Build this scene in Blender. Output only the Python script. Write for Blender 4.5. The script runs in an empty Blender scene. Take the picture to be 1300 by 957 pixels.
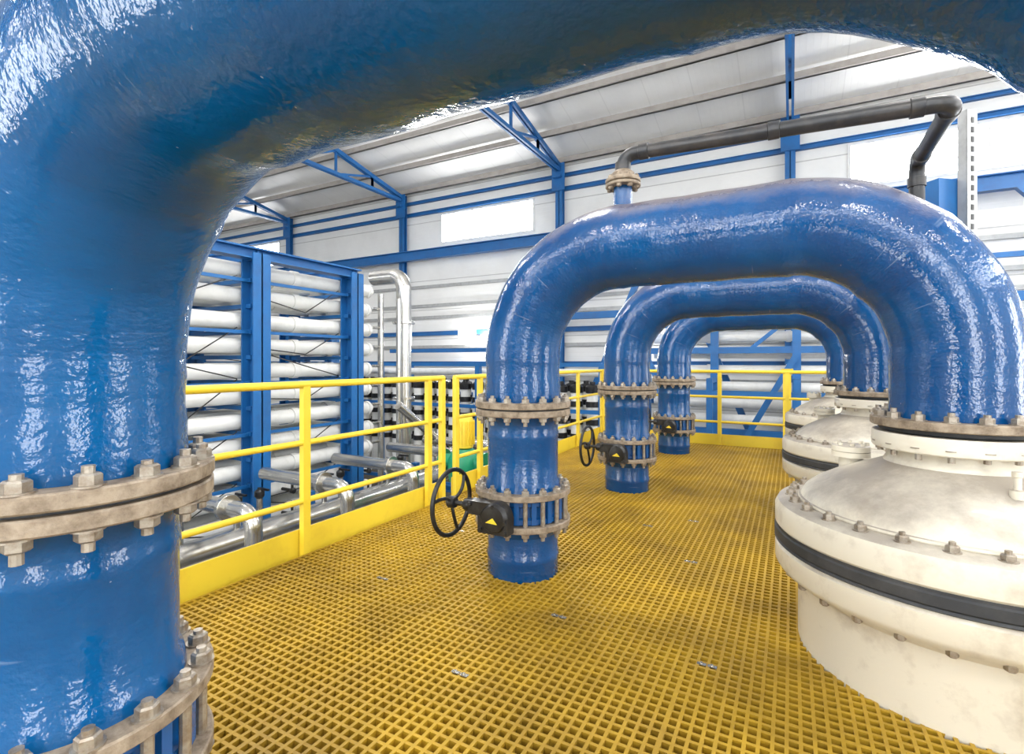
import bpy, math, random
from mathutils import Vector, Matrix
random.seed(4)
sc=bpy.context.scene
C=bpy.context.collection

# ------------------------------------------------------------------ materials
def new_mat(name):
    m=bpy.data.materials.new(name); m.use_nodes=True
    nt=m.node_tree; b=nt.nodes['Principled BSDF']
    return m,nt,b
def N(nt,t,**k):
    n=nt.nodes.new(t)
    for a,v in k.items(): setattr(n,a,v)
    return n
def ramp(nt,fac,a,b,ca=(0,0,0,1),cb=(1,1,1,1)):
    r=N(nt,'ShaderNodeValToRGB'); r.color_ramp.elements[0].position=a; r.color_ramp.elements[1].position=b
    r.color_ramp.elements[0].color=ca; r.color_ramp.elements[1].color=cb
    nt.links.new(fac,r.inputs[0]); return r.outputs[0]
def mixc(nt,fac,a,b):
    m=N(nt,'ShaderNodeMix',data_type='RGBA')
    if isinstance(fac,(int,float)): m.inputs[0].default_value=fac
    else: nt.links.new(fac,m.inputs[0])
    for i,c in ((6,a),(7,b)):
        if isinstance(c,tuple): m.inputs[i].default_value=(c[0],c[1],c[2],1)
        else: nt.links.new(c,m.inputs[i])
    return m.outputs[2]
def math_(nt,op,a,b=None):
    m=N(nt,'ShaderNodeMath',operation=op)
    for i,c in enumerate((a,b)):
        if c is None: continue
        if isinstance(c,(int,float)): m.inputs[i].default_value=c
        else: nt.links.new(c,m.inputs[i])
    return m.outputs[0]
def noise(nt,vec,scale,detail=4,rough=.6,dist=0):
    n=N(nt,'ShaderNodeTexNoise'); n.inputs['Scale'].default_value=scale; n.inputs['Detail'].default_value=detail
    n.inputs['Roughness'].default_value=rough; n.inputs['Distortion'].default_value=dist
    nt.links.new(vec,n.inputs['Vector']); return n.outputs[0]
def mapping(nt,vec,scale=(1,1,1),rot=(0,0,0)):
    m=N(nt,'ShaderNodeMapping'); m.inputs['Scale'].default_value=scale; m.inputs['Rotation'].default_value=rot
    nt.links.new(vec,m.inputs['Vector']); return m.outputs[0]
def bump(nt,b,h,strength,dist=.01,prev=None):
    n=N(nt,'ShaderNodeBump'); n.inputs['Strength'].default_value=strength; n.inputs['Distance'].default_value=dist
    nt.links.new(h,n.inputs['Height'])
    if prev: nt.links.new(prev,n.inputs['Normal'])
    nt.links.new(n.outputs[0],b.inputs['Normal']); return n.outputs[0]

def updust(nt,ob,lo,hi,scale=7,amp=.9):
    g=N(nt,'ShaderNodeNewGeometry'); s=N(nt,'ShaderNodeSeparateXYZ'); nt.links.new(g.outputs['Normal'],s.inputs[0])
    return ramp(nt,math_(nt,'ADD',s.outputs[2],math_(nt,'MULTIPLY',math_(nt,'SUBTRACT',noise(nt,ob,scale,6,.7),.5),amp)),lo,hi)
def dirty(name,col,dirt,rough=.5,metal=0.,scale=6,amt=(.45,.75),bmp=.0,bscale=60,coat=0.,spec=.5,dust=None):
    m,nt,b=new_mat(name)
    tc=N(nt,'ShaderNodeTexCoord').outputs['Object']
    f=ramp(nt,noise(nt,tc,scale,6,.65),amt[0],amt[1])
    c=mixc(nt,f,col,dirt)
    if dust: c=mixc(nt,math_(nt,'MULTIPLY',updust(nt,tc,.45,1.15,4,1.4),dust[0]),c,dust[1])
    nt.links.new(c,b.inputs['Base Color'])
    b.inputs['Roughness'].default_value=rough; b.inputs['Metallic'].default_value=metal
    b.inputs['Coat Weight'].default_value=coat; b.inputs['Coat Roughness'].default_value=.1
    b.inputs['Specular IOR Level'].default_value=spec
    if bmp: bump(nt,b,noise(nt,tc,bscale,3),bmp,.004)
    return m

def pipe_mat(name,col,col2,dustamt,streak=.4,spec=.65):
    m,nt,b=new_mat(name)
    t=N(nt,'ShaderNodeTexCoord'); uv=t.outputs['UV']; ob=t.outputs['Object']
    base=mixc(nt,ramp(nt,noise(nt,ob,3,5),.35,.7),col,col2)
    mp=mapping(nt,uv,(1.6,26,1),(0,0,.35))
    st=ramp(nt,noise(nt,mp,1.0,2,.5,.3),.685,.71)
    patch=ramp(nt,noise(nt,ob,5,2),.46,.56)
    base=mixc(nt,math_(nt,'MULTIPLY',math_(nt,'MULTIPLY',st,patch),streak),base,(.20,.28,.38))
    sp=ramp(nt,noise(nt,uv,55,2,.5),.76,.79)
    base=mixc(nt,math_(nt,'MULTIPLY',sp,.5),base,(.5,.55,.6))
    up=updust(nt,ob,.42,.95,8,.55)
    du=math_(nt,'MULTIPLY',up,dustamt)
    base=mixc(nt,du,base,(.22,.175,.155))
    nt.links.new(base,b.inputs['Base Color'])
    nt.links.new(math_(nt,'ADD',math_(nt,'MULTIPLY',du,.30),.10),b.inputs['Roughness'])
    b.inputs['Specular IOR Level'].default_value=spec
    w=noise(nt,mapping(nt,uv,(.8,11,1),(0,0,.15)),1,2,.5,.3)
    n1=bump(nt,b,w,.35,.010)
    n2=bump(nt,b,noise(nt,mapping(nt,uv,(1,1.5,1)),16,2,.5),.35,.007,n1)
    bump(nt,b,noise(nt,uv,75,2,.5),.5,.0028,n2)
    return m

M={}
M['pipe']=pipe_mat('blue_pipe_wrap',(.001,.078,.25),(.001,.050,.18),.88)
M['pipe0']=pipe_mat('blue_pipe_wrap_clean',(.001,.088,.26),(.001,.060,.19),.04,.6,.55)
M['blue']=dirty('blue_paint',(.006,.085,.28),(.02,.09,.22),.25,0,8,(.5,.8),.15,50,.3)
M['steelblue']=dirty('blue_structural_paint',(.010,.13,.38),(.02,.10,.28),.45,0,3)
M['flange']=dirty('weathered_flange',(.38,.31,.23),(.14,.10,.065),.6,.2,22,(.38,.7),.5,70)
M['bolt']=dirty('bolt_zinc',(.42,.38,.32),(.20,.14,.09),.42,.6,40,(.4,.75),.2,90)
M['cream']=dirty('cream_vessel_paint',(.72,.67,.55),(.38,.31,.23),.42,0,5,(.50,.82),.12,60,.1,dust=(.85,(.31,.27,.225)))
M['gasket']=dirty('black_rubber',(.03,.033,.037),(.07,.07,.07),.6)
M['black']=dirty('black_iron',(.010,.010,.011),(.04,.04,.04),.35,0,20)
M['yellow']=dirty('yellow_rail_paint',(.88,.65,.045),(.74,.50,.04),.38,0,5,(.5,.85))
M['grate']=dirty('yellow_grating_frp',(.50,.305,.016),(.20,.115,.012),.5,0,1.6,(.35,.75),.2,80)
M['steel']=dirty('stainless_steel',(.62,.61,.58),(.45,.43,.40),.25,.9,5)
M['greypipe']=dirty('grey_pvc_pipe',(.022,.024,.028),(.075,.065,.058),.35,0,10,(.45,.8))
M['tube']=dirty('white_membrane_tube',(.82,.82,.79),(.62,.62,.58),.35,0,4,(.5,.9))
M['white']=dirty('white_paint',(.85,.85,.83),(.7,.7,.68),.5)
M['galv']=dirty('galvanised',(.42,.43,.43),(.30,.30,.30),.45,.3,9)
M['purlin']=dirty('purlin_grey',(.42,.39,.36),(.32,.29,.26),.5,.1,4)
M['concrete']=dirty('dark_concrete',(.11,.095,.075),(.06,.055,.045),.8,0,2)
M['green']=dirty('green_paint',(.01,.28,.14),(.01,.19,.10),.4)

def panel_mat(name,axis,pitch,col=(.80,.80,.78),line_amt=.6):
    m,nt,b=new_mat(name)
    tc=N(nt,'ShaderNodeTexCoord').outputs['Object']
    s=N(nt,'ShaderNodeSeparateXYZ'); nt.links.new(tc,s.inputs[0])
    fr=math_(nt,'FRACT',math_(nt,'DIVIDE',s.outputs[axis],pitch))
    line=math_(nt,'LESS_THAN',fr,.025)
    c=mixc(nt,ramp(nt,noise(nt,tc,.8,5),.4,.8),col,tuple(x*.88 for x in col))
    nt.links.new(mixc(nt,math_(nt,'MULTIPLY',line,line_amt),c,(.30,.29,.28)),b.inputs['Base Color'])
    b.inputs['Roughness'].default_value=.4
    fr2=math_(nt,'FRACT',math_(nt,'DIVIDE',s.outputs[axis],pitch/8))
    bump(nt,b,ramp(nt,fr2,.1,.2),.2,.01)
    return m
M['wallp']=panel_mat('sandwich_wall_panel',2,1.0,(.86,.86,.84))
M['ceilp']=panel_mat('sandwich_roof_panel',0,1.0,(.90,.89,.86),.12)
def emis(name,col,s):
    m,nt,b=new_mat(name); b.inputs['Base Color'].default_value=(*col,1)
    b.inputs['Emission Color'].default_value=(*col,1); b.inputs['Emission Strength'].default_value=s
    return m
M['glow']=emis('daylit_glazing',(1,1,1),26)
M['glow2']=emis('added_glow_glazing',(.96,.98,1),18)  # for unseen glazing, added so it glows onto the pipes
M['lamp']=emis('lamp_lens',(1,.98,.92),200)

# ------------------------------------------------------------------ mesh builder
class MB:
    def __init__(s): s.v=[];s.f=[];s.m=[];s.uv=[]
    def add(s,vs,fs,mi=0,uvs=None):
        o=len(s.v); s.v+=[tuple(v) for v in vs]
        for i,f in enumerate(fs):
            s.f.append(tuple(o+k for k in f)); s.m.append(mi)
            s.uv.append(uvs[i] if uvs else None)
    def box(s,lo,hi,mi=0,rot=None,c=None):
        x0,y0,z0=lo;x1,y1,z1=hi
        vs=[Vector(p) for p in ((x0,y0,z0),(x1,y0,z0),(x1,y1,z0),(x0,y1,z0),(x0,y0,z1),(x1,y0,z1),(x1,y1,z1),(x0,y1,z1))]
        if rot is not None: vs=[rot@v+(c or Vector((0,0,0))) for v in vs]
        s.add(vs,[(0,3,2,1),(4,5,6,7),(0,1,5,4),(1,2,6,5),(2,3,7,6),(3,0,4,7)],mi)
    def beam(s,p0,p1,w,h,mi=0,up=(0,0,1)):
        p0=Vector(p0);p1=Vector(p1);t=(p1-p0); L=t.length; t.normalize()
        u=Vector(up)
        if abs(t.dot(u))>.98: u=Vector((0,1,0))
        a=t.cross(u).normalized(); b=a.cross(t).normalized()
        R=Matrix((a,t,b)).transposed()
        s.box((-w/2,0,-h/2),(w/2,L,h/2),mi,R,p0)
    def ibeam(s,p0,p1,w,h,mi=0,up=(0,0,1),tk=.02):
        p0=Vector(p0);p1=Vector(p1);t=(p1-p0); L=t.length; t.normalize()
        u=Vector(up)
        if abs(t.dot(u))>.98: u=Vector((0,1,0))
        a=t.cross(u).normalized(); b=a.cross(t).normalized()
        R=Matrix((a,t,b)).transposed()
        s.box((-w/2,0,h/2-tk),(w/2,L,h/2),mi,R,p0); s.box((-w/2,0,-h/2),(w/2,L,-h/2+tk),mi,R,p0)
        s.box((-tk/2,0,-h/2),(tk/2,L,h/2),mi,R,p0)
    def tube(s,path,r,seg=32,mi=0,caps=True):
        P=[Vector(p) for p in path]; n=len(P)
        rs=r if isinstance(r,(list,tuple)) else [r]*n
        T=[]
        for i in range(n):
            a=P[max(i-1,0)];b=P[min(i+1,n-1)]
            T.append((b-a).normalized())
        u=Vector((0,0,1)) if abs(T[0].z)<.9 else Vector((0,1,0))
        a=(u-T[0]*u.dot(T[0])).normalized()
        vs=[];L=0;Ls=[]
        for i in range(n):
            if i: 
                L+=(P[i]-P[i-1]).length
                a=(a-T[i]*a.dot(T[i])).normalized()
            Ls.append(L); b=T[i].cross(a)
            for k in range(seg):
                an=2*math.pi*k/seg
                vs.append(P[i]+(a*math.cos(an)+b*math.sin(an))*rs[i])
        fs=[];uvs=[]
        ru=max(rs)
        for i in range(n-1):
            for k in range(seg):
                k2=(k+1)%seg
                fs.append((i*seg+k,i*seg+k2,(i+1)*seg+k2,(i+1)*seg+k))
                u0=2*math.pi*k/seg*ru;u1=2*math.pi*(k+1)/seg*ru
                uvs.append([(u0,Ls[i]),(u1,Ls[i]),(u1,Ls[i+1]),(u0,Ls[i+1])])
        if caps:
            fs.append(tuple(range(seg-1,-1,-1)));uvs.append(None)
            fs.append(tuple((n-1)*seg+k for k in range(seg)));uvs.append(None)
        s.add(vs,fs,mi,uvs)
    def cyl(s,p0,p1,r,seg=24,mi=0,caps=True): s.tube([p0,p1],r,seg,mi,caps)
    def lathe(s,prof,o=(0,0,0),axis=(0,0,1),seg=48,mi=0,caps=True):
        o=Vector(o);t=Vector(axis).normalized()
        u=Vector((1,0,0)) if abs(t.x)<.9 else Vector((0,1,0))
        a=(u-t*u.dot(t)).normalized(); b=t.cross(a)
        vs=[];fs=[];uvs=[];n=len(prof)
        for r,z in prof:
            for k in range(seg):
                an=2*math.pi*k/seg; vs.append(o+t*z+(a*math.cos(an)+b*math.sin(an))*r)
        Ls=[0]
        for i in range(1,n): Ls.append(Ls[-1]+math.hypot(prof[i][0]-prof[i-1][0],prof[i][1]-prof[i-1][1]))
        for i in range(n-1):
            for k in range(seg):
                k2=(k+1)%seg; fs.append((i*seg+k,i*seg+k2,(i+1)*seg+k2,(i+1)*seg+k))
                R=.22;u0=2*math.pi*k/seg*R;u1=2*math.pi*(k+1)/seg*R
                uvs.append([(u0,Ls[i]),(u1,Ls[i]),(u1,Ls[i+1]),(u0,Ls[i+1])])
        if caps:
            fs.append(tuple(range(seg-1,-1,-1)));uvs.append(None)
            fs.append(tuple((n-1)*seg+k for k in range(seg)));uvs.append(None)
        s.add(vs,fs,mi,uvs)
    def disc(s,c,r,h,axis=(0,0,1),seg=48,mi=0,bev=.004):
        s.lathe([(r-bev,0),(r,bev),(r,h-bev),(r-bev,h)],c,axis,seg,mi)
    def torus(s,c,R,r,axis=(1,0,0),seg=48,sg=12,mi=0):
        t=Vector(axis).normalized();u=Vector((0,0,1)) if abs(t.z)<.9 else Vector((1,0,0))
        a=(u-t*u.dot(t)).normalized();b=t.cross(a);c=Vector(c);vs=[];fs=[]
        for i in range(seg):
            an=2*math.pi*i/seg;d=a*math.cos(an)+b*math.sin(an)
            for k in range(sg):
                bn=2*math.pi*k/sg; vs.append(c+d*(R+r*math.cos(bn))+t*(r*math.sin(bn)))
        for i in range(seg):
            for k in range(sg):
                fs.append((i*sg+k,((i+1)%seg)*sg+k,((i+1)%seg)*sg+(k+1)%sg,i*sg+(k+1)%sg))
        s.add(vs,fs,mi)
    def obj(s,name,mats,parent=None,smooth=True,angle=35):
        me=bpy.data.meshes.new(name); me.from_pydata(s.v,[],s.f)
        for m in mats: me.materials.append(M[m])
        me.polygons.foreach_set('material_index',s.m)
        uvl=me.uv_layers.new(name='UVMap')
        flat=[]
        for f,u in zip(s.f,s.uv):
            if u: 
                for q in u: flat+=q
            else: flat+=[0.0,0.0]*len(f)
        uvl.data.foreach_set('uv',flat)
        if smooth:
            me.polygons.foreach_set('use_smooth',[True]*len(s.f)); me.update(); me.set_sharp_from_angle(angle=math.radians(angle))
        me.update()
        return link(name,me,parent)
def link(name,me,parent=None):
    o=bpy.data.objects.new(name,me); C.objects.link(o)
    if parent: o.parent=parent
    return o
def empty(name,loc=(0,0,0)):
    e=bpy.data.objects.new(name,None); C.objects.link(e); e.location=loc; e.empty_display_size=.2; return e
def fillet(pts,rad,n=16):
    P=[Vector(p) for p in pts]; out=[P[0]]
    for i in range(1,len(P)-1):
        d0=(P[i-1]-P[i]).normalized();d1=(P[i+1]-P[i]).normalized()
        an=d0.angle(d1); tl=rad/math.tan(an/2)
        a=P[i]+d0*tl; b=P[i]+d1*tl
        c=P[i]+(d0+d1).normalized()*(rad/math.sin(an/2))
        va=a-c;vb=b-c;tot=va.angle(vb);ax=va.cross(vb).normalized()
        for k in range(n+1): out.append(c+Matrix.Rotation(tot*k/n,3,ax)@va)
    out.append(P[-1]); return out
def densify(path,step):
    out=[path[0]]
    for i in range(1,len(path)):
        d=(path[i]-path[i-1]); k=max(1,int(d.length/step))
        for j in range(1,k+1): out.append(path[i-1]+d*j/k)
    return out

def bolts(mb,R,z0,z1,n=16,hr=.023,mi=0,up=True,dn=True,phase=.1):
    for i in range(n):
        an=2*math.pi*(i+phase)/n+.1; x=R*math.cos(an);y=R*math.sin(an)
        if up:
            mb.lathe([(hr*1.25,0),(hr*1.25,.004)],(x,y,z1),(0,0,1),16,mi)
            mb.lathe([(hr,.004),(hr,.022),(hr*.8,.026)],(x,y,z1),(0,0,1),6,mi)
            mb.cyl((x,y,z1+.02),(x,y,z1+.034+random.random()*.008),hr*.5,10,mi)
        if dn:
            mb.lathe([(hr*1.25,0),(hr*1.25,.004)],(x,y,z0),(0,0,-1),16,mi)
            mb.lathe([(hr,.004),(hr,.022),(hr*.8,.026)],(x,y,z0),(0,0,-1),6,mi)
            mb.cyl((x,y,z0-.02),(x,y,z0-.040-random.random()*.01),hr*.5,10,mi)

# ------------------------------------------------------------------ arches
RA=.222; SPAN=2.03; ZTOP=1.88; BR=.61
def make_arch_meshes(ztop=ZTOP,span=SPAN,ra=RA,ZF=.98,pm='pipe',spool_right=False):
    d={}
    p=fillet([(0,0,ZF+.02),(0,0,ztop),(span,0,ztop),(span,0,ZF+.02)],BR,24)
    p=densify(p,.035)
    rs=[];tot=[0]
    for i in range(1,len(p)): tot.append(tot[-1]+(p[i]-p[i-1]).length)
    arc=BR*math.pi/2; s1=ztop-BR-ZF-.02
    joints=[.10,s1,s1+arc*.5,s1+arc,tot[-1]-s1-arc,tot[-1]-s1-arc*.5,tot[-1]-s1,tot[-1]-.10]
    for l in tot:
        b=sum(.005*math.exp(-((l-j)/.035)**2) for j in joints)
        rs.append(ra+b+.0015*math.sin(l*23)+(.006 if (l<.07 or l>tot[-1]-.07) else 0))
    mb=MB(); mb.tube(p,rs,72,0,False); d['pipe_bend']=(mb,[pm])
    mb=MB()
    mb.disc((0,0,ZF),.288,.036,seg=72,mi=0); mb.disc((0,0,ZF-.045),.286,.036,seg=72,mi=0)
    mb.disc((0,0,ZF-.012),.265,.015,seg=64,mi=1)
    d['upper_flange']=(mb,['flange','gasket'])
    mb=MB(); bolts(mb,.260,ZF-.045,ZF+.036,16); d['upper_flange_bolts']=(mb,['bolt'])
    mb=MB()
    mb.lathe([(.232,ZF-.045),(.218,ZF-.075),(.212,ZF-.10),(.212,.84),(.216,.83),(.216,.80),(.212,.79),(.212,.56),(.222,.54),(.228,.50)],seg=64,caps=False)
    mb.lathe([(.226,.30),(.220,.25),(.212,.24),(.212,.13),(.217,.12),(.217,.09),(.212,.08),(.212,-.5)],seg=64,caps=False)
    if spool_right: mb.lathe([(.285,ZF-.02),(.285,ZF-.055),(.22,ZF-.06),(.212,ZF-.10),(.212,-.5)],(span,0,0),seg=64,caps=False)
    d['pipe_spool']=(mb,[pm])
    mb=MB()
    mb.disc((0,0,.468),.286,.034,seg=72); mb.disc((0,0,.292),.286,.034,seg=72)
    d['valve_flanges']=(mb,['flange'])
    mb=MB(); bolts(mb,.260,.292,.502,16)
    for i in range(16):
        an=2*math.pi*(i+.1)/16+.1; mb.cyl((.260*math.cos(an),.260*math.sin(an),.32),(.260*math.cos(an),.260*math.sin(an),.47),.013,10)
    d['valve_flange_bolts']=(mb,['bolt'])
    mb=MB()
    mb.disc((span,0,ZF),.292,.036,seg=72,mi=0); mb.disc((span,0,ZF-.02),.262,.02,seg=64,mi=1)
    d['right_flange']=(mb,['flange','gasket'])
    mb=MB()
    b2=MB(); bolts(b2,.262,ZF-.068,ZF+.036,16,dn=True)
    mb.v=[(x+span,y,z) for x,y,z in b2.v]; mb.f=b2.f; mb.m=b2.m; mb.uv=b2.uv
    d['right_flange_bolts']=(mb,['bolt'])
    return d
def place_arch(data,loc):
    e=empty('blue_water_pipe',loc)
    for k,me in data.items(): link(k,me,e)
    return e
def to_meshes(d):
    out={}
    for k,(mb,mats) in d.items():
        o=mb.obj(k,mats); out[k]=o.data; bpy.data.objects.remove(o)
    return out
AX=-1.43
arch=to_meshes(make_arch_meshes())
arch0=to_meshes(make_arch_meshes(1.825,1.96,.224,.972,'pipe0',True))
YS=[.55,2.76,5.0,7.32]
POS=[(-1.452,.545,0)]+[(AX,y,0) for y in YS[1:]]
place_arch(arch0,POS[0])
for q in POS[1:]: place_arch(arch,q)

def valve_meshes():
    d={}
    mb=MB()
    mb.lathe([(.235,.326),(.245,.335),(.245,.36),(.228,.37),(.228,.425),(.245,.435),(.245,.46),(.235,.468)],seg=64,caps=False)
    for i in range(16):
        an=2*math.pi*(i+.6)/16+.1
        R=Matrix.Rotation(an,3,'Z'); mb.box((.225,-.014,.335),(.255,.014,.46),0,R)
    mb.lathe([(.045,0),(.045,.05),(.06,.055),(.06,.07)],(0,-.22,.397),(0,-1,0),24)
    d['valve_body']=(mb,['blue'])
    mb=MB()
    mb.lathe([(.075,0),(.085,.01),(.085,.075),(.07,.095),(.03,.10)],(0.01,-.285,.395),(0,-1,0),40)
    mb.box((-.16,-.365,.40),(.03,-.295,.475))
    mb.box((-.09,-.37,.31),(.095,-.29,.40))
    mb.lathe([(.038,0),(.038,.03),(.03,.05)],(-.15,-.33,.44),(-1,0,0),24)
    mb.cyl((-.15,-.33,.44),(-.29,-.33,.44),.014,16)
    for sx,sz in ((-.07,.33),(.08,.33),(.08,.38),(-.14,.46),(.01,.46)):
        mb.lathe([(.012,0),(.012,.012)],(sx,-.37,sz),(0,-1,0),6)
    d['gearbox']=(mb,['black'])
    mb=MB(); mb.add([(-.03,-.3865,.375),(.045,-.3865,.372),(.015,-.3865,.405)],[(0,1,2)],0)
    d['position_indicator']=(mb,['yellow'])
    mb=MB(); c=Vector((-.29,-.33,.44))
    mb.torus(c,.185,.013,(1,0,0),56,12)
    mb.lathe([(.03,-.025),(.034,-.01),(.034,.015),(.022,.03)],c,(-1,0,0),20)
    for i in range(3):
        a0=2*math.pi*i/3+.5; pts=[]
        for k in range(9):
            t=k/8; a=a0+.35*math.sin(t*math.pi/2)*t; r=.02+.165*t
            pts.append(c+Vector((.012*math.sin(t*math.pi),math.cos(a)*r,math.sin(a)*r)))
        mb.tube(pts,.010,10)
    d['handwheel']=(mb,['black'])
    return d
vm=to_meshes(valve_meshes())
for q in POS:
    e=empty('butterfly_valve',q)
    for k,me in vm.items(): link(k,me,e)

# ------------------------------------------------------------------ cream vessels
def vessel_meshes():
    d={}
    mb=MB()
    mb.lathe([(.10,-2.6),(.45,-2.5),(.56,-2.35),(.572,-2.2),(.572,.24),(.580,.27),(.60,.285),(.62,.30),(.655,.325),(.667,.345),(.667,.42),(.655,.435),(.64,.435)],seg=96,caps=False)
    mb.lathe([(.64,.505),(.660,.505),(.668,.515),(.668,.585),(.655,.61),(.63,.622),(.567,.625),(.56,.640),(.545,.668),(.50,.705),(.43,.745),(.35,.782),(.29,.805),(.245,.825),(.232,.85),(.232,.885),(.282,.887),(.286,.892),(.286,.950),(.282,.956),(.20,.956)],seg=96,caps=False)
    mb.torus((0,0,.63),.562,.010,(0,0,1),96,8)
    d['vessel_shell']=(mb,['cream'])
    mb=MB()
    mb.lathe([(.63,.43),(.664,.435),(.670,.44),(.664,.448),(.670,.455),(.670,.49),(.664,.496),(.664,.505),(.63,.51)],seg=96,caps=False)
    d['rubber_band']=(mb,['gasket'])
    mb=MB(); 
    for i in range(28):
        an=2*math.pi*i/28; x=.60*math.cos(an);y=.60*math.sin(an)
        mb.lathe([(.026,0),(.026,.004)],(x,y,.622),(0,0,1),16)
        mb.lathe([(.020,.004),(.020,.020),(.016,.024)],(x,y,.622),(0,0,1),6)
        mb.cyl((x,y,.64),(x,y,.657),.010,8)
        x*=1.03;y*=1.03
        mb.lathe([(.018,0),(.018,.03),(.014,.034)],(x,y,.32),(0,0,-1),6)
    d['lid_bolts']=(mb,['bolt'])
    mb=MB()
    a=math.radians(-75)
    x,y=.36*math.cos(a),.36*math.sin(a)
    mb.lathe([(.022,0),(.022,.03),(.012,.034),(.012,.075),(.016,.078),(.016,.095)],(x,y,.77),(0,0,1),12)
    a=math.radians(150); x,y=.40*math.cos(a),.40*math.sin(a)
    mb.lathe([(.05,0),(.05,.07),(.08,.075),(.08,.098),(.076,.10),(.08,.102),(.08,.125),(.07,.13)],(x,y,.72),(0,0,1),32)
    for i in range(8):
        b=2*math.pi*i/8; mb.lathe([(.010,0),(.010,.012)],(x+.064*math.cos(b),y+.064*math.sin(b),.85),(0,0,1),6)
    d['vent_nozzle']=(mb,['cream'])
    return d
ve=to_meshes(vessel_meshes())
for q in [(AX+SPAN,y,0) for y in YS[1:]]:
    e=empty('cream_filter_vessel',q)
    for k,me in ve.items(): link(k,me,e)

# ------------------------------------------------------------------ vent pipe on top of the arch
X0=-.811;Y0=YS[1]
e=empty('grey_vent_pipe',(0,0,0))
mb=MB(); mb.lathe([(.05,0),(.05,.13)],(X0,Y0,2.08),(0,0,1),32); mb.obj('stub',['pipe'],e)
mb=MB(); mb.disc((X0,Y0,2.205),.095,.018,seg=40); mb.disc((X0,Y0,2.228),.095,.022,seg=40)
mb.lathe([(.062,0),(.062,.03),(.046,.045)],(X0,Y0,2.25),(0,0,1),32)
for i in range(8):
    an=2*math.pi*i/8; x=X0+.075*math.cos(an); y=Y0+.075*math.sin(an)
    mb.cyl((x,y,2.19),(x,y,2.268),.008,8); mb.lathe([(.014,0),(.014,.012)],(x,y,2.25),(0,0,1),6); mb.lathe([(.014,0),(.014,.012)],(x,y,2.205),(0,0,-1),6)
mb.obj('vent_flange',['flange'],e)
mb=MB()
pp=fillet([(X0,Y0,2.26),(X0,Y0,2.385),(.60,Y0,2.335),(.60,3.50,2.33),(.60,3.50,-.3)],.065,10)
mb.tube(pp,.036,28)
for q,ax in (((X0+.09,Y0,2.382),(1,0,0)),((X0,Y0,2.29),(0,0,1)),((.50,Y0,2.339),(-1,0,0)),((.60,Y0+.08,2.335),(0,1,0)),((.60,3.50,2.25),(0,0,-1)),((.6,3.42,2.33),(0,-1,0)),((-.1,Y0,2.360),(1,0,0))):
    mb.lathe([(.036,0),(.042,.002),(.042,.05),(.036,.052)],q,ax,28)
mb.obj('pipe_run',['greypipe'],e)

e=empty('pipe_support_post',(.90,3.8,0))
mb=MB()
R=Matrix.Rotation(math.radians(40),3,'Z')
mb.box((-.035,-.003,0),(.035,.003,2.68),0,R); mb.box((-.035,0,0),(-.03,.05,2.68),0,R); mb.box((.03,0,0),(.035,.05,2.68),0,R)
mb.obj('channel',['galv'],e,False)
mb=MB()
for i in range(32): mb.box((-.008,-.006,.9+i*.055),(.008,-.0025,.93+i*.055),0,R)
mb.obj('slots',['black'],e,False)
mb=MB(); mb.box((-.16,.055,0),(.10,.14,2.30),0,R); mb.obj('backing_post',['steelblue'],e,False)

# ------------------------------------------------------------------ grating platform
FX0,FX1,FY0,FY1=-2.76,2.6,-1.6,8.25
mb=MB(); p=.041
nx=int((FX1-FX0)/p);ny=int((FY1-FY0)/p)
def bar(lo,hi,ax):
    x0,y0,z0=lo;x1,y1,z1=hi;t=.002
    if ax=='y': vs=[(x0+t,y0,z0),(x1-t,y0,z0),(x1-t,y1,z0),(x0+t,y1,z0),(x0,y0,z1),(x1,y0,z1),(x1,y1,z1),(x0,y1,z1)]
    else: vs=[(x0,y0+t,z0),(x1,y0+t,z0),(x1,y1-t,z0),(x0,y1-t,z0),(x0,y0,z1),(x1,y0,z1),(x1,y1,z1),(x0,y1,z1)]
    mb.add(vs,[(0,3,2,1),(4,5,6,7),(0,1,5,4),(1,2,6,5),(2,3,7,6),(3,0,4,7)])
for i in range(nx+1):
    x=FX0+i*p; w=.0062 if i%29 else .0085
    bar((x-w,FY0,-.055),(x+w,FY1,0),'y')
for j in range(ny+1):
    y=FY0+j*p; w=.0062 if j%88 else .0085
    bar((FX0,y-w,-.055),(FX1,y+w,-.0006),'x')
floor=mb.obj('floor',['grate'],None,False)
e=empty('platform_substructure')
mb=MB()
for i in range(6):
    y=FY0+.3+i*1.85; mb.ibeam((FX0,y,-.18),(FX1,y,-.18),.12,.2)
for x in (FX0+.05,-.3,FX1-.05):
    mb.ibeam((x,FY0,-.40),(x,FY1,-.40),.14,.22)
    for y in (FY0+.1,3.2,FY1-.1): mb.beam((x,y,-2.6),(x,y,-.51),.15,.15)
mb.obj('beams',['grate'],e,False)
e=empty('grating_clips')
mb=MB()
for (cx,cy) in [(-1.05,2.30),(-2.1,2.2),(-.35,2.2),(-.35,1.55),(-1.9,3.75),(-.7,4.2),(-2.2,3.1),(.0,5.2),(-1.0,3.9),(-1.2,1.7),(-.6,3.3)]:
    cx=FX0+round((cx-FX0)/p)*p+p/2; cy=FY0+round((cy-FY0)/p)*p+p/2
    for dx in (0,p):
        mb.box((cx+dx-.022,cy-.009,.0),(cx+dx+.014,cy+.009,.0025)); mb.lathe([(.007,0),(.006,.005)],(cx+dx-.006,cy,.003),(0,0,1),10)
mb.obj('clips',['steel'],e,False)
floor_l=MB(); floor_l.box((-26,-6,-2.7),(9,14.2,-2.6)); floor_l.obj('floor_ground',['concrete'],None,False)

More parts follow.
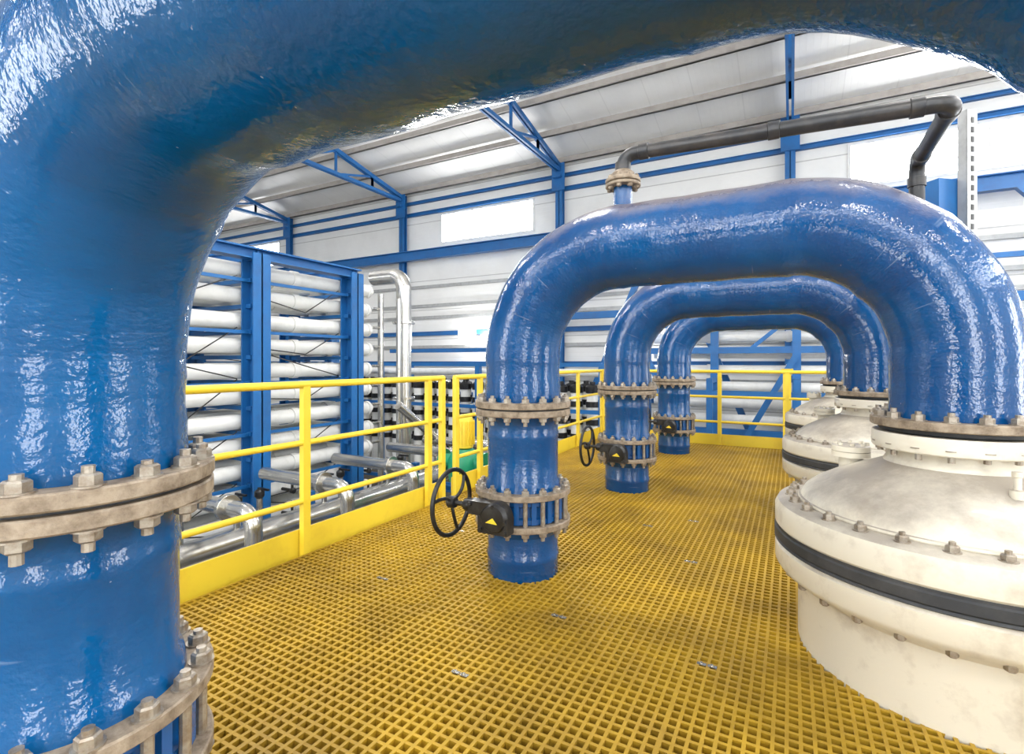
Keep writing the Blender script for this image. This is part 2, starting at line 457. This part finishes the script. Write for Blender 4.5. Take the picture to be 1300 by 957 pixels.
# ------------------------------------------------------------------ guardrails
def rail(name,p0,p1,posts):
    e=empty(name); p0=Vector(p0);p1=Vector(p1);t=(p1-p0).normalized();side=t.cross(Vector((0,0,1)))
    mb=MB()
    for z,r in ((1.10,.024),(.72,.019),(.34,.019)):
        mb.tube([p0+Vector((0,0,z)),p1+Vector((0,0,z))],r,14)
    for s in posts:
        q=p0+t*s; mb.beam(q+Vector((0,0,-.12)),q+Vector((0,0,1.10)),.055,.04,0,up=tuple(side))
    mb.obj('rails_and_posts',['yellow'],e)
    mb=MB()
    mb.beam(p0+Vector((0,0,.045))-side*.035,p1+Vector((0,0,.045))-side*.035,.01,.21)
    mb.obj('toe_board',['yellow'],e,False)
RX=-2.80
rail('yellow_guardrail',(RX,-1.5,0),(RX,3.82,0),[.25,1.9,3.80,5.1,5.3])
rail('yellow_guardrail',(RX,4.0,0),(RX,8.3,0),[.02,.45,1.9,3.2,4.28])
rail('yellow_guardrail',(RX,8.3,0),(2.6,8.3,0),[.02,1.85,2.75,3.95,5.3])

# ------------------------------------------------------------------ building shell
W=14.0; YB=-6.0; XR=9.0
def ztop(y): return 7.15+.2*(W-y) if y>2 else 7.15+.2*(W-2)-.2*(2-y)
wn=[0]
def window(a,b,z0,z1,wall,mat,mull=3):
    wn[0]+=1; e=empty('window_%d'%wn[0]); ax,pos,sg=wall
    def bx(m,u0,u1,d0,d1,zz0,zz1):
        d0,d1=sorted((pos+sg*d0,pos+sg*d1))
        if ax=='y': m.box((u0,d0,zz0),(u1,d1,zz1))
        else: m.box((d0,u0,zz0),(d1,u1,zz1))
    m=MB(); bx(m,a,b,.05,.07,z0,z1); m.obj('pane',[mat],e,False)
    m=MB()
    bx(m,a-.06,b+.06,-.03,0,z0-.06,z0); bx(m,a-.06,b+.06,-.03,0,z1,z1+.06); bx(m,a-.06,a,-.03,0,z0,z1); bx(m,b,b+.06,-.03,0,z0,z1)
    for j in range(1,mull): x=a+(b-a)*j/mull; bx(m,x-.015,x+.015,0,.05,z0,z1)
    m.obj('frame',['white'],e,False)
def wall(name,ax,pos,sg,u0,u1,z0,z1,ops):
    m=MB()
    def bx(a,b,c,d):
        if b-a<1e-4 or d-c<1e-4: return
        q0,q1=sorted((pos,pos+sg*.12))
        if ax=='y': m.box((a,q0,c),(b,q1,d))
        else: m.box((q0,a,c),(q1,b,d))
    us=sorted(set([u0,u1]+[o[0] for o in ops]+[o[1] for o in ops]))
    for i in range(len(us)-1):
        a,b=us[i],us[i+1]; cur=z0
        for o in sorted([o for o in ops if o[0]<=a+1e-6 and o[1]>=b-1e-6],key=lambda o:o[2]):
            bx(a,b,cur,o[2]); cur=o[3]
        bx(a,b,cur,z1)
    m.obj(name,['wallp'],None,False)
    for o in ops: window(o[0],o[1],o[2],o[3],(ax,pos,sg),o[4],o[5])
wall('wall_back','y',W,1,-26,XR,-2.6,7.5,[(-22,-18.6,5.27,6.17,'glow',3),(-10.3,-6.9,5.27,6.17,'glow',3),(1.2,4.8,5.27,6.17,'glow',3),(5.6,8.0,-.4,3.4,'glow2',4)])  # last opening: glowing glazing added off view for the near pipe's highlight
wall('wall_front','y',YB,-1,-26,XR,-2.6,8.4,[(-18,-15,.2,4,'glow2',4),(-9,-6.5,.2,4,'glow2',4),(-2.2,-.4,.2,4.2,'glow2',3),(3.2,5.2,.2,4.2,'glow2',3),(-12,6,5.6,6.6,'glow2',10)])  # glowing openings added behind the camera for streak reflections on the pipes
wall('wall_right','x',XR,1,YB,W,-2.6,8.0,[(-3,-1.2,.2,4,'glow2',3),(4,6,.2,4,'glow2',3),(-4,12,5.4,6.3,'glow2',9)])  # glowing side openings out of view, also added for pipe reflections
mb=MB(); mb.box((-26.12,YB,-2.6),(-26,W,7.15)); mb.add([(-26,YB,7.15),(-26,W,7.15),(-26,2,9.6)],[(0,1,2)]); mb.obj('wall_left',['wallp'],None,False)
mb=MB()
mb.add([(-26,W+.2,7.11),(XR+.1,W+.2,7.11),(XR+.1,2,9.55),(-26,2,9.55)],[(0,1,2,3)])
mb.add([(-26,2,9.55),(XR+.1,2,9.55),(XR+.1,YB-.1,7.93),(-26,YB-.1,7.93)],[(0,1,2,3)])
mb.obj('ceiling',['ceilp'],None,False)
mb=MB(); mb.add([(XR+.05,YB,7.9),(XR+.05,W,7.1),(XR+.05,2,9.6)],[(0,1,2)]); mb.obj('wall_gable',['wallp'],None,False)
e=empty('roof_purlins'); mb=MB()
y=13.7
while y>-5.5:
    z=ztop(y)-.12; mb.box((-25.9,y-.03,z-.10),(XR-.05,y+.03,z+.06)); mb.box((-25.9,y-.08,z-.10),(XR-.05,y+.03,z-.09)); y-=1.25
mb.obj('purlins',['purlin'],e,False)

XF=[-.02,-5.92,-11.82,-17.7,-23.6,5.9]
for x in XF:
    e=empty('steel_portal_frame',(x,0,0)); mb=MB()
    ys=W-.22
    mb.ibeam((0,ys,-2.6),(0,ys,7.0),.22,.16,0,up=(0,1,0))
    for s in (-.05,.05):
        mb.beam((s,W-.15,6.80),(s,YB+.1,6.80),.05,.10)
        mb.beam((s,W-.15,6.88),(s,2,ztop(2)-.28),.05,.12); mb.beam((s,2,ztop(2)-.28),(s,YB+.1,ztop(YB)-.28),.05,.12)
    yy=W-.2;n=0
    while yy-1.5>YB+.2:
        zt=ztop(yy)-.3; zt2=ztop(yy-1.5)-.3
        if n>0: mb.beam((0,yy,6.8),(0,yy,zt),.06,.06)
        mb.beam((0,yy-1.5,6.8),(0,yy,zt),.06,.06) if n>0 else mb.beam((0,yy-1.5,6.8),(0,yy-1.5,zt2),.06,.06)
        yy-=1.5;n+=1
    mb.box((-.12,W-.5,6.55),(.12,W-.14,6.6)); mb.box((-.2,W-.36,6.2),(.2,W-.34,7.0))
    mb.obj('frame',['steelblue'],e,False)
e=empty('steel_girts'); mb=MB()
for z,h,d in ((6.32,.12,.10),(6.72,.10,.1),(4.80,.32,.22),(2.2,.14,.10),(1.2,.12,.10),(.2,.12,.10)):
    mb.ibeam((-25.95,W-.48 if h>.2 else W-.015-d/2,z),(5.5 if z<4 else XR-.05,W-.48 if h>.2 else W-.015-d/2,z),d,h)
mb.obj('girts',['steelblue'],e,False)
e=empty('galvanised_girts'); mb=MB()
for z in (3.75,3.1,2.7,1.7,.7): mb.box((-25.95,W-.08,z),(5.5,W-.01,z+.10))
mb.obj('girts',['galv'],e,False)
e=empty('cross_bracing'); mb=MB()
for a,b in ((-5.9,0),(0,5.4)):
    mb.beam((a,W-.85,-2.4),((a+b)/2,W-.85,4.6),.14,.14); mb.beam((b,W-.85,-2.4),((a+b)/2,W-.85,4.6),.14,.14)
    mb.beam((a,W-.85,2.6),(a+1.6,W-.85,4.6),.14,.14); mb.beam((b,W-.85,2.6),(b-1.6,W-.85,4.6),.14,.14)
    mb.beam((a,W-.85,2.5),(b,W-.85,2.5),.18,.18)
    mb.beam((a,W-.85,3.3),(b,W-.85,3.3),.10,.10)
mb.beam((-11.8,W-.85,1.6),(-5.9,W-.85,1.6),.12,.12)
mb.beam((-7.4,W-.85,1.6),(-5.9,W-.85,3.6),.1,.1)
mb.obj('braces',['steelblue'],e,False)

# ------------------------------------------------------------------ membrane rack
def rack(loc,y0,y1,cols,rows=14,deep=3,z0=-1.75,pz=.32):
    e=empty('membrane_rack',loc)
    tb=MB();cap=MB();fr=MB();hs=MB()
    for d in range(deep):
        x=-.2-d*.42
        for r in range(rows):
            z=z0+r*pz
            yj=random.uniform(-.03,.03)
            tb.cyl((x,y0,z),(x,y1+yj,z),.098,20)
            for yy in (y0+1.0,y0+4.0,y1-1.4,y1-.45): tb.cyl((x,yy-.05,z),(x,yy+.05,z),.112,20)
            cap.lathe([(.112,0),(.112,.05),(.10,.06),(.06,.07),(.06,.12),(.03,.13)],(x,y1+yj-.02,z),(0,1,0),20)
    zt=z0+rows*pz-.14
    for y in cols:
        fr.ibeam((0.06,y,-2.6-loc[2]),(.06,y,zt),.24,.24,0,up=(1,0,0))
        fr.ibeam((-deep*.42-.1,y,-2.6-loc[2]),(-deep*.42-.1,y,zt),.22,.24,0,up=(1,0,0))
        for r in range(rows):
            z=z0+r*pz-.14; fr.box((-deep*.42,y-.07,z-.03),(.05,y+.07,z+.02))
        fr.ibeam((-deep*.42-.1,y,zt),(.1,y,zt),.14,.16)
    fr.ibeam((.06,y0,zt+.0),(.06,cols[-1]+.1,zt+.0),.2,.14); fr.ibeam((-deep*.42,y0,zt+.0),(-deep*.42,cols[-1]+.1,zt+.0),.2,.14)
    for r in range(1,rows,2):
        z=z0+r*pz-.15; fr.box((.0,y0,z-.02),(.03,cols[-1],z+.02))
    for i in range(len(cols)-1):
        for r in range(rows):
            z=z0+r*pz-.14
            ym=(cols[i]+cols[i+1])/2
            if r%2==0: hs.tube([(-.02,cols[i]+.2,z+.1),(-.01,ym,z+.02+random.uniform(-.1,.1)),(-.02,cols[i+1]-.2,z+.36)],.008,6)
            elif r%3==0: hs.tube([(-.02,cols[i]+.2,z+.36),(-.01,ym,z+.2),(-.02,cols[i+1]-.2,z+.05)],.008,6)
    for r in range(0,5):
        for y in (cols[0]+.5,cols[1]+.45,cols[2]+.5,cols[-1]+.3):
            z=z0+r*pz
            hs.cyl((-.1,y,z),(.09,y,z),.022,10); hs.lathe([(.03,0),(.04,.015),(.04,.05),(.025,.06)],(.08,y,z),(1,0,0),12)
            hs.box((.085,y-.012,z),(.11,y+.012,z+.11))
    tb.obj('tubes',['tube'],e); cap.obj('end_caps',['white'],e); fr.obj('rack_frame',['steelblue'],e,False); hs.obj('hoses',['black'],e)
    return e
rack((-5.95,0,0),-1.0,6.25,[.9,2.5,4.10,5.70])
rack((-9.6,0,0),0,9.3,[1,3.2,5.4,8.6],12,2)
e=empty('stainless_riser_pipe'); mb=MB()
mb.tube(fillet([(-6.6,6.9,2.75),(-5.9,6.9,2.75),(-5.9,6.9,-2.6)],.25,12),.13,28)
mb.cyl((-6.15,6.6,2.4),(-6.15,6.6,-2.6),.05,18); mb.cyl((-5.75,6.6,2.3),(-5.75,6.6,-2.6),.04,18)
for z in (1.9,.6,-.6): mb.disc((-5.9,6.9,z),.19,.04,seg=32)
for r in range(13): mb.cyl((-6.15,6.4,-1.7+r*.32),(-6.15,6.62,-1.7+r*.32),.022,10)
mb.cyl((-5.5,6.3,.55),(-5.2,8.0,-.75),.07,18)
mb.obj('risers',['steel'],e)
e=empty('stainless_manifold'); mb=MB(); bk=MB()
mb.cyl((-4.9,-1,-.55),(-4.9,7.4,-.55),.13,28)
for y in (1.2,2.1,2.9,4.0,5.1,6.2,7.1):
    mb.tube(fillet([(-5.6,y,-.1),(-4.2,y,-.1),(-4.2,y,-1.8)],.16,10),.075,22)
    mb.disc((-4.2,y,-.55),.13,.03,(0,0,1),28); mb.disc((-4.2,y,-.60),.13,.03,(0,0,1),28); mb.disc((-4.6,y,-.1),.12,.05,(1,0,0),28)
    bk.lathe([(.10,0),(.10,.06)],(-4.2,y,-.85),(0,0,1),20); bk.box((-4.2,y-.02,-.84),(-3.98,y+.02,-.80))
    for yo in (.3,.55):
        if y>7: continue
        mb.cyl((-4.9,y+yo,-.45),(-4.9,y+yo,-.15),.03,12)
        bk.lathe([(.035,0),(.05,.02),(.05,.07),(.03,.09)],(-4.9,y+yo,-.18),(0,0,1),14); bk.box((-4.92,y+yo-.01,-.09),(-4.75,y+yo+.01,-.07))
mb.obj('manifold',['steel'],e); bk.obj('small_valves',['black'],e)
e=empty('white_header_pipe'); mb=MB()
for x,z,r in ((-4.62,-1.3,.15),(-5.05,-1.75,.15),(-4.2,-1.93,.14)):
    mb.cyl((x,-2,z),(x,7.3,z),r,28)
    for y in (0,1.8,3.6,5.4,7.2): mb.disc((x,y,z),r+.07,.05,(0,1,0),32)
mb.obj('headers',['tube'],e)
e=empty('header_trestle'); mb=MB()
for y in (.7,2.5,4.5,6.6):
    mb.ibeam((-3.55,y,-2.13),(-5.4,y,-2.13),.1,.1); mb.ibeam((-3.55,y,-.74),(-5.4,y,-.74),.1,.1)
    for x in (-3.55,-5.4): mb.beam((x,y,-2.6),(x,y,-.4),.1,.1)
mb.obj('frame',['steelblue'],e,False)

e=empty('filter_module_bank'); mb=MB();cp=MB();fr=MB();hd=MB()
for row,y in ((0,10.4),(1,11.0)):
    for i in range(24):
        x=-12+i*.36; z=.85
        mb.cyl((x,y,-1.6),(x,y,z-.25),.12,18)
        cp.lathe([(.14,0),(.145,.02),(.145,.13),(.12,.16),(.06,.18),(.06,.24)],(x,y,z-.27),(0,0,1),18)
        for zz in (.28,-.1,-.42,-.75): cp.lathe([(.14,0),(.14,.12)],(x,y,zz),(0,0,1),18)
    hd.cyl((-12.3,y,1.0),(-3.4,y,1.0),.08,20)
for x in (-12.4,-9.4,-6.4,-3.4):
    for y in (10.1,11.3): fr.beam((x,y,-2.6),(x,y,1.2),.12,.12)
for z in (1.18,.2,-1.7):
    for y in (10.1,11.3): fr.beam((-12.4,y,z),(-3.4,y,z),.08,.08)
mb.obj('modules',['tube'],e);cp.obj('module_caps',['black'],e);fr.obj('rack_frame',['steelblue'],e,False);hd.obj('header',['white'],e)
for (x,y,dz) in ((-4.35,8.1,.3),(-3.80,5.65,.38),(-4.5,9.2,0)):
    e=empty('pump_motor',(x,y,0)); mb=MB()
    mb.lathe([(.08,0),(.12,.02),(.12,.38),(.10,.43),(.05,.45)],(0,0,-.28+dz),(0,0,1),28)
    for i in range(20):
        a=2*math.pi*i/20; R=Matrix.Rotation(a,3,'Z'); mb.box((.11,-.005,-.22+dz),(.14,.005,.09+dz),0,R)
    mb.obj('motor_body',['yellow'],e)
    mb=MB(); mb.lathe([(.15,-2.6),(.15,-2.5),(.10,-2.45),(.10,-.75+dz),(.20,-.70+dz),(.22,-.55+dz),(.22,-.45+dz),(.18,-.34+dz),(.12,-.28+dz)],(0,0,0),(0,0,1),28)
    mb.cyl((-.30,0,-.46+dz),(.30,0,-.46+dz),.09,20)
    for xx in (-.34,.30): mb.disc((xx,0,-.46+dz),.15,.04,(1,0,0),24)
    mb.obj('pump_casing',['green'],e)
e=empty('yellow_bollard_post'); mb=MB(); 
mb.box((-.12,9.6,-2.6),(.0,9.72,1.1)); mb.box((-.15,9.57,1.1),(.03,9.75,1.13)); mb.obj('post',['yellow'],e,False)
e=empty('far_tube_rack'); mb=MB()
XS=(-3.0,-1.5,.1,2.5,5)
for x in XS:
    mb.beam((x,12.2,-2.6),(x,12.2,2.2),.16,.16)
    mb.beam((x,11.4,-2.6),(x,11.4,.9),.12,.12); mb.beam((x,11.4,.85),(x,12.2,.85),.1,.1)
for z in (2.1,1.5,-.3): mb.beam((-3.0,12.2,z),(5.0,12.2,z),.14,.14)
mb.beam((-3.0,11.4,.6),(5.0,11.4,.6),.1,.1)
mb.beam((-3.0,12.05,1.4),(-1.5,12.05,-1.6),.12,.12); mb.beam((.1,12.05,1.4),(-1.5,12.05,-1.6),.12,.12); mb.beam((.1,12.05,-1.6),(2.5,12.05,1.4),.12,.12)
for x in (-2.2,-.8): mb.beam((x,12.2,1.5),(x+.7,12.2,2.1),.08,.08)
mb.obj('frame',['steelblue'],e,False)
mb=MB()
for k in range(11):
    z=-1.9+k*.37; mb.cyl((-2.9,12.55,z),(5,12.55,z),.11,20)
    for x in XS[1:]: mb.cyl((x-.2,12.55,z),(x-.1,12.55,z),.13,20)
mb.obj('tubes',['tube'],e)

# ------------------------------------------------------------------ lamps
def wall_lamp(x,y,z,r=.26,pw=160):
    e=empty('floodlight',(x,y,z)); mb=MB()
    mb.lathe([(.10,.16),(r*.8,.12),(r+.02,.0),(r+.02,-.03),(r,-.03)],(0,0,0),(0,1,0),32); mb.cyl((0,.1,0),(0,W-y-.12,0),.03,12); mb.obj('housing',['galv'],e)
    mb=MB(); mb.disc((0,-.05,0),r,.012,(0,1,0),32); mb.obj('lens',['lamp'],e,False)
    l=bpy.data.lights.new('wash','POINT'); l.energy=pw; l.shadow_soft_size=.08; l.color=(1,.98,.94)
    o=bpy.data.objects.new('wall_wash',l); C.objects.link(o); o.parent=e; o.location=(0,.32,0)
wall_lamp(-8.75,13.2,2.1,.32,200); wall_lamp(-3.10,12.9,2.02,.18,120)
def fill_lamp(x,y,z,power,size=1.2,up=130):
    e=empty('unseen_fill_lamp',(x,y,z)); mb=MB()  # invented fixture, kept out of view, added to light the hall
    mb.box((-size/2,-.2,.02),(size/2,.2,.10)); mb.cyl((0,0,.1),(0,0,ztop(y)-z-.3),.012,8); mb.obj('housing',['galv'],e,False)
    for nm,pw,zz,rx in (('fill_down',power,0,0),('ceiling_fill',up,.12,math.pi)):  # second area light faces up, added to brighten the ceiling
        l=bpy.data.lights.new('lamp','AREA'); l.shape='RECTANGLE'; l.size=size; l.size_y=.35; l.energy=pw; l.color=(1,.97,.93)
        o=bpy.data.objects.new(nm,l); C.objects.link(o); o.parent=e; o.location=(0,0,zz); o.rotation_euler=(rx,0,0)
for x in (-8,-3,2,6):
    for y in (-2.5,4.2): fill_lamp(x,y,6.3,230)
for x in (-16,-11): fill_lamp(x,6.5,6.0,280)
fill_lamp(4.2,7.2,5.8,270,1.6); fill_lamp(5.0,10.5,5.8,270,1.6)  # added off view at right to put highlights on the near pipe

w=bpy.data.worlds.new('World'); sc.world=w; w.use_nodes=True
bg=w.node_tree.nodes['Background']; bg.inputs[0].default_value=(.95,.97,1,1); bg.inputs[1].default_value=.8

cam=bpy.data.cameras.new('cam'); co=bpy.data.objects.new('camera',cam); C.objects.link(co)
cam.lens=18; cam.sensor_width=36; cam.sensor_fit='HORIZONTAL'; cam.shift_y=-.015
co.location=(0,0,1.25); co.rotation_euler=(math.radians(90),0,math.radians(28.6)); cam.clip_start=.02
sc.camera=co
sc.view_settings.view_transform='Standard'
sc.view_settings.exposure=-0.9
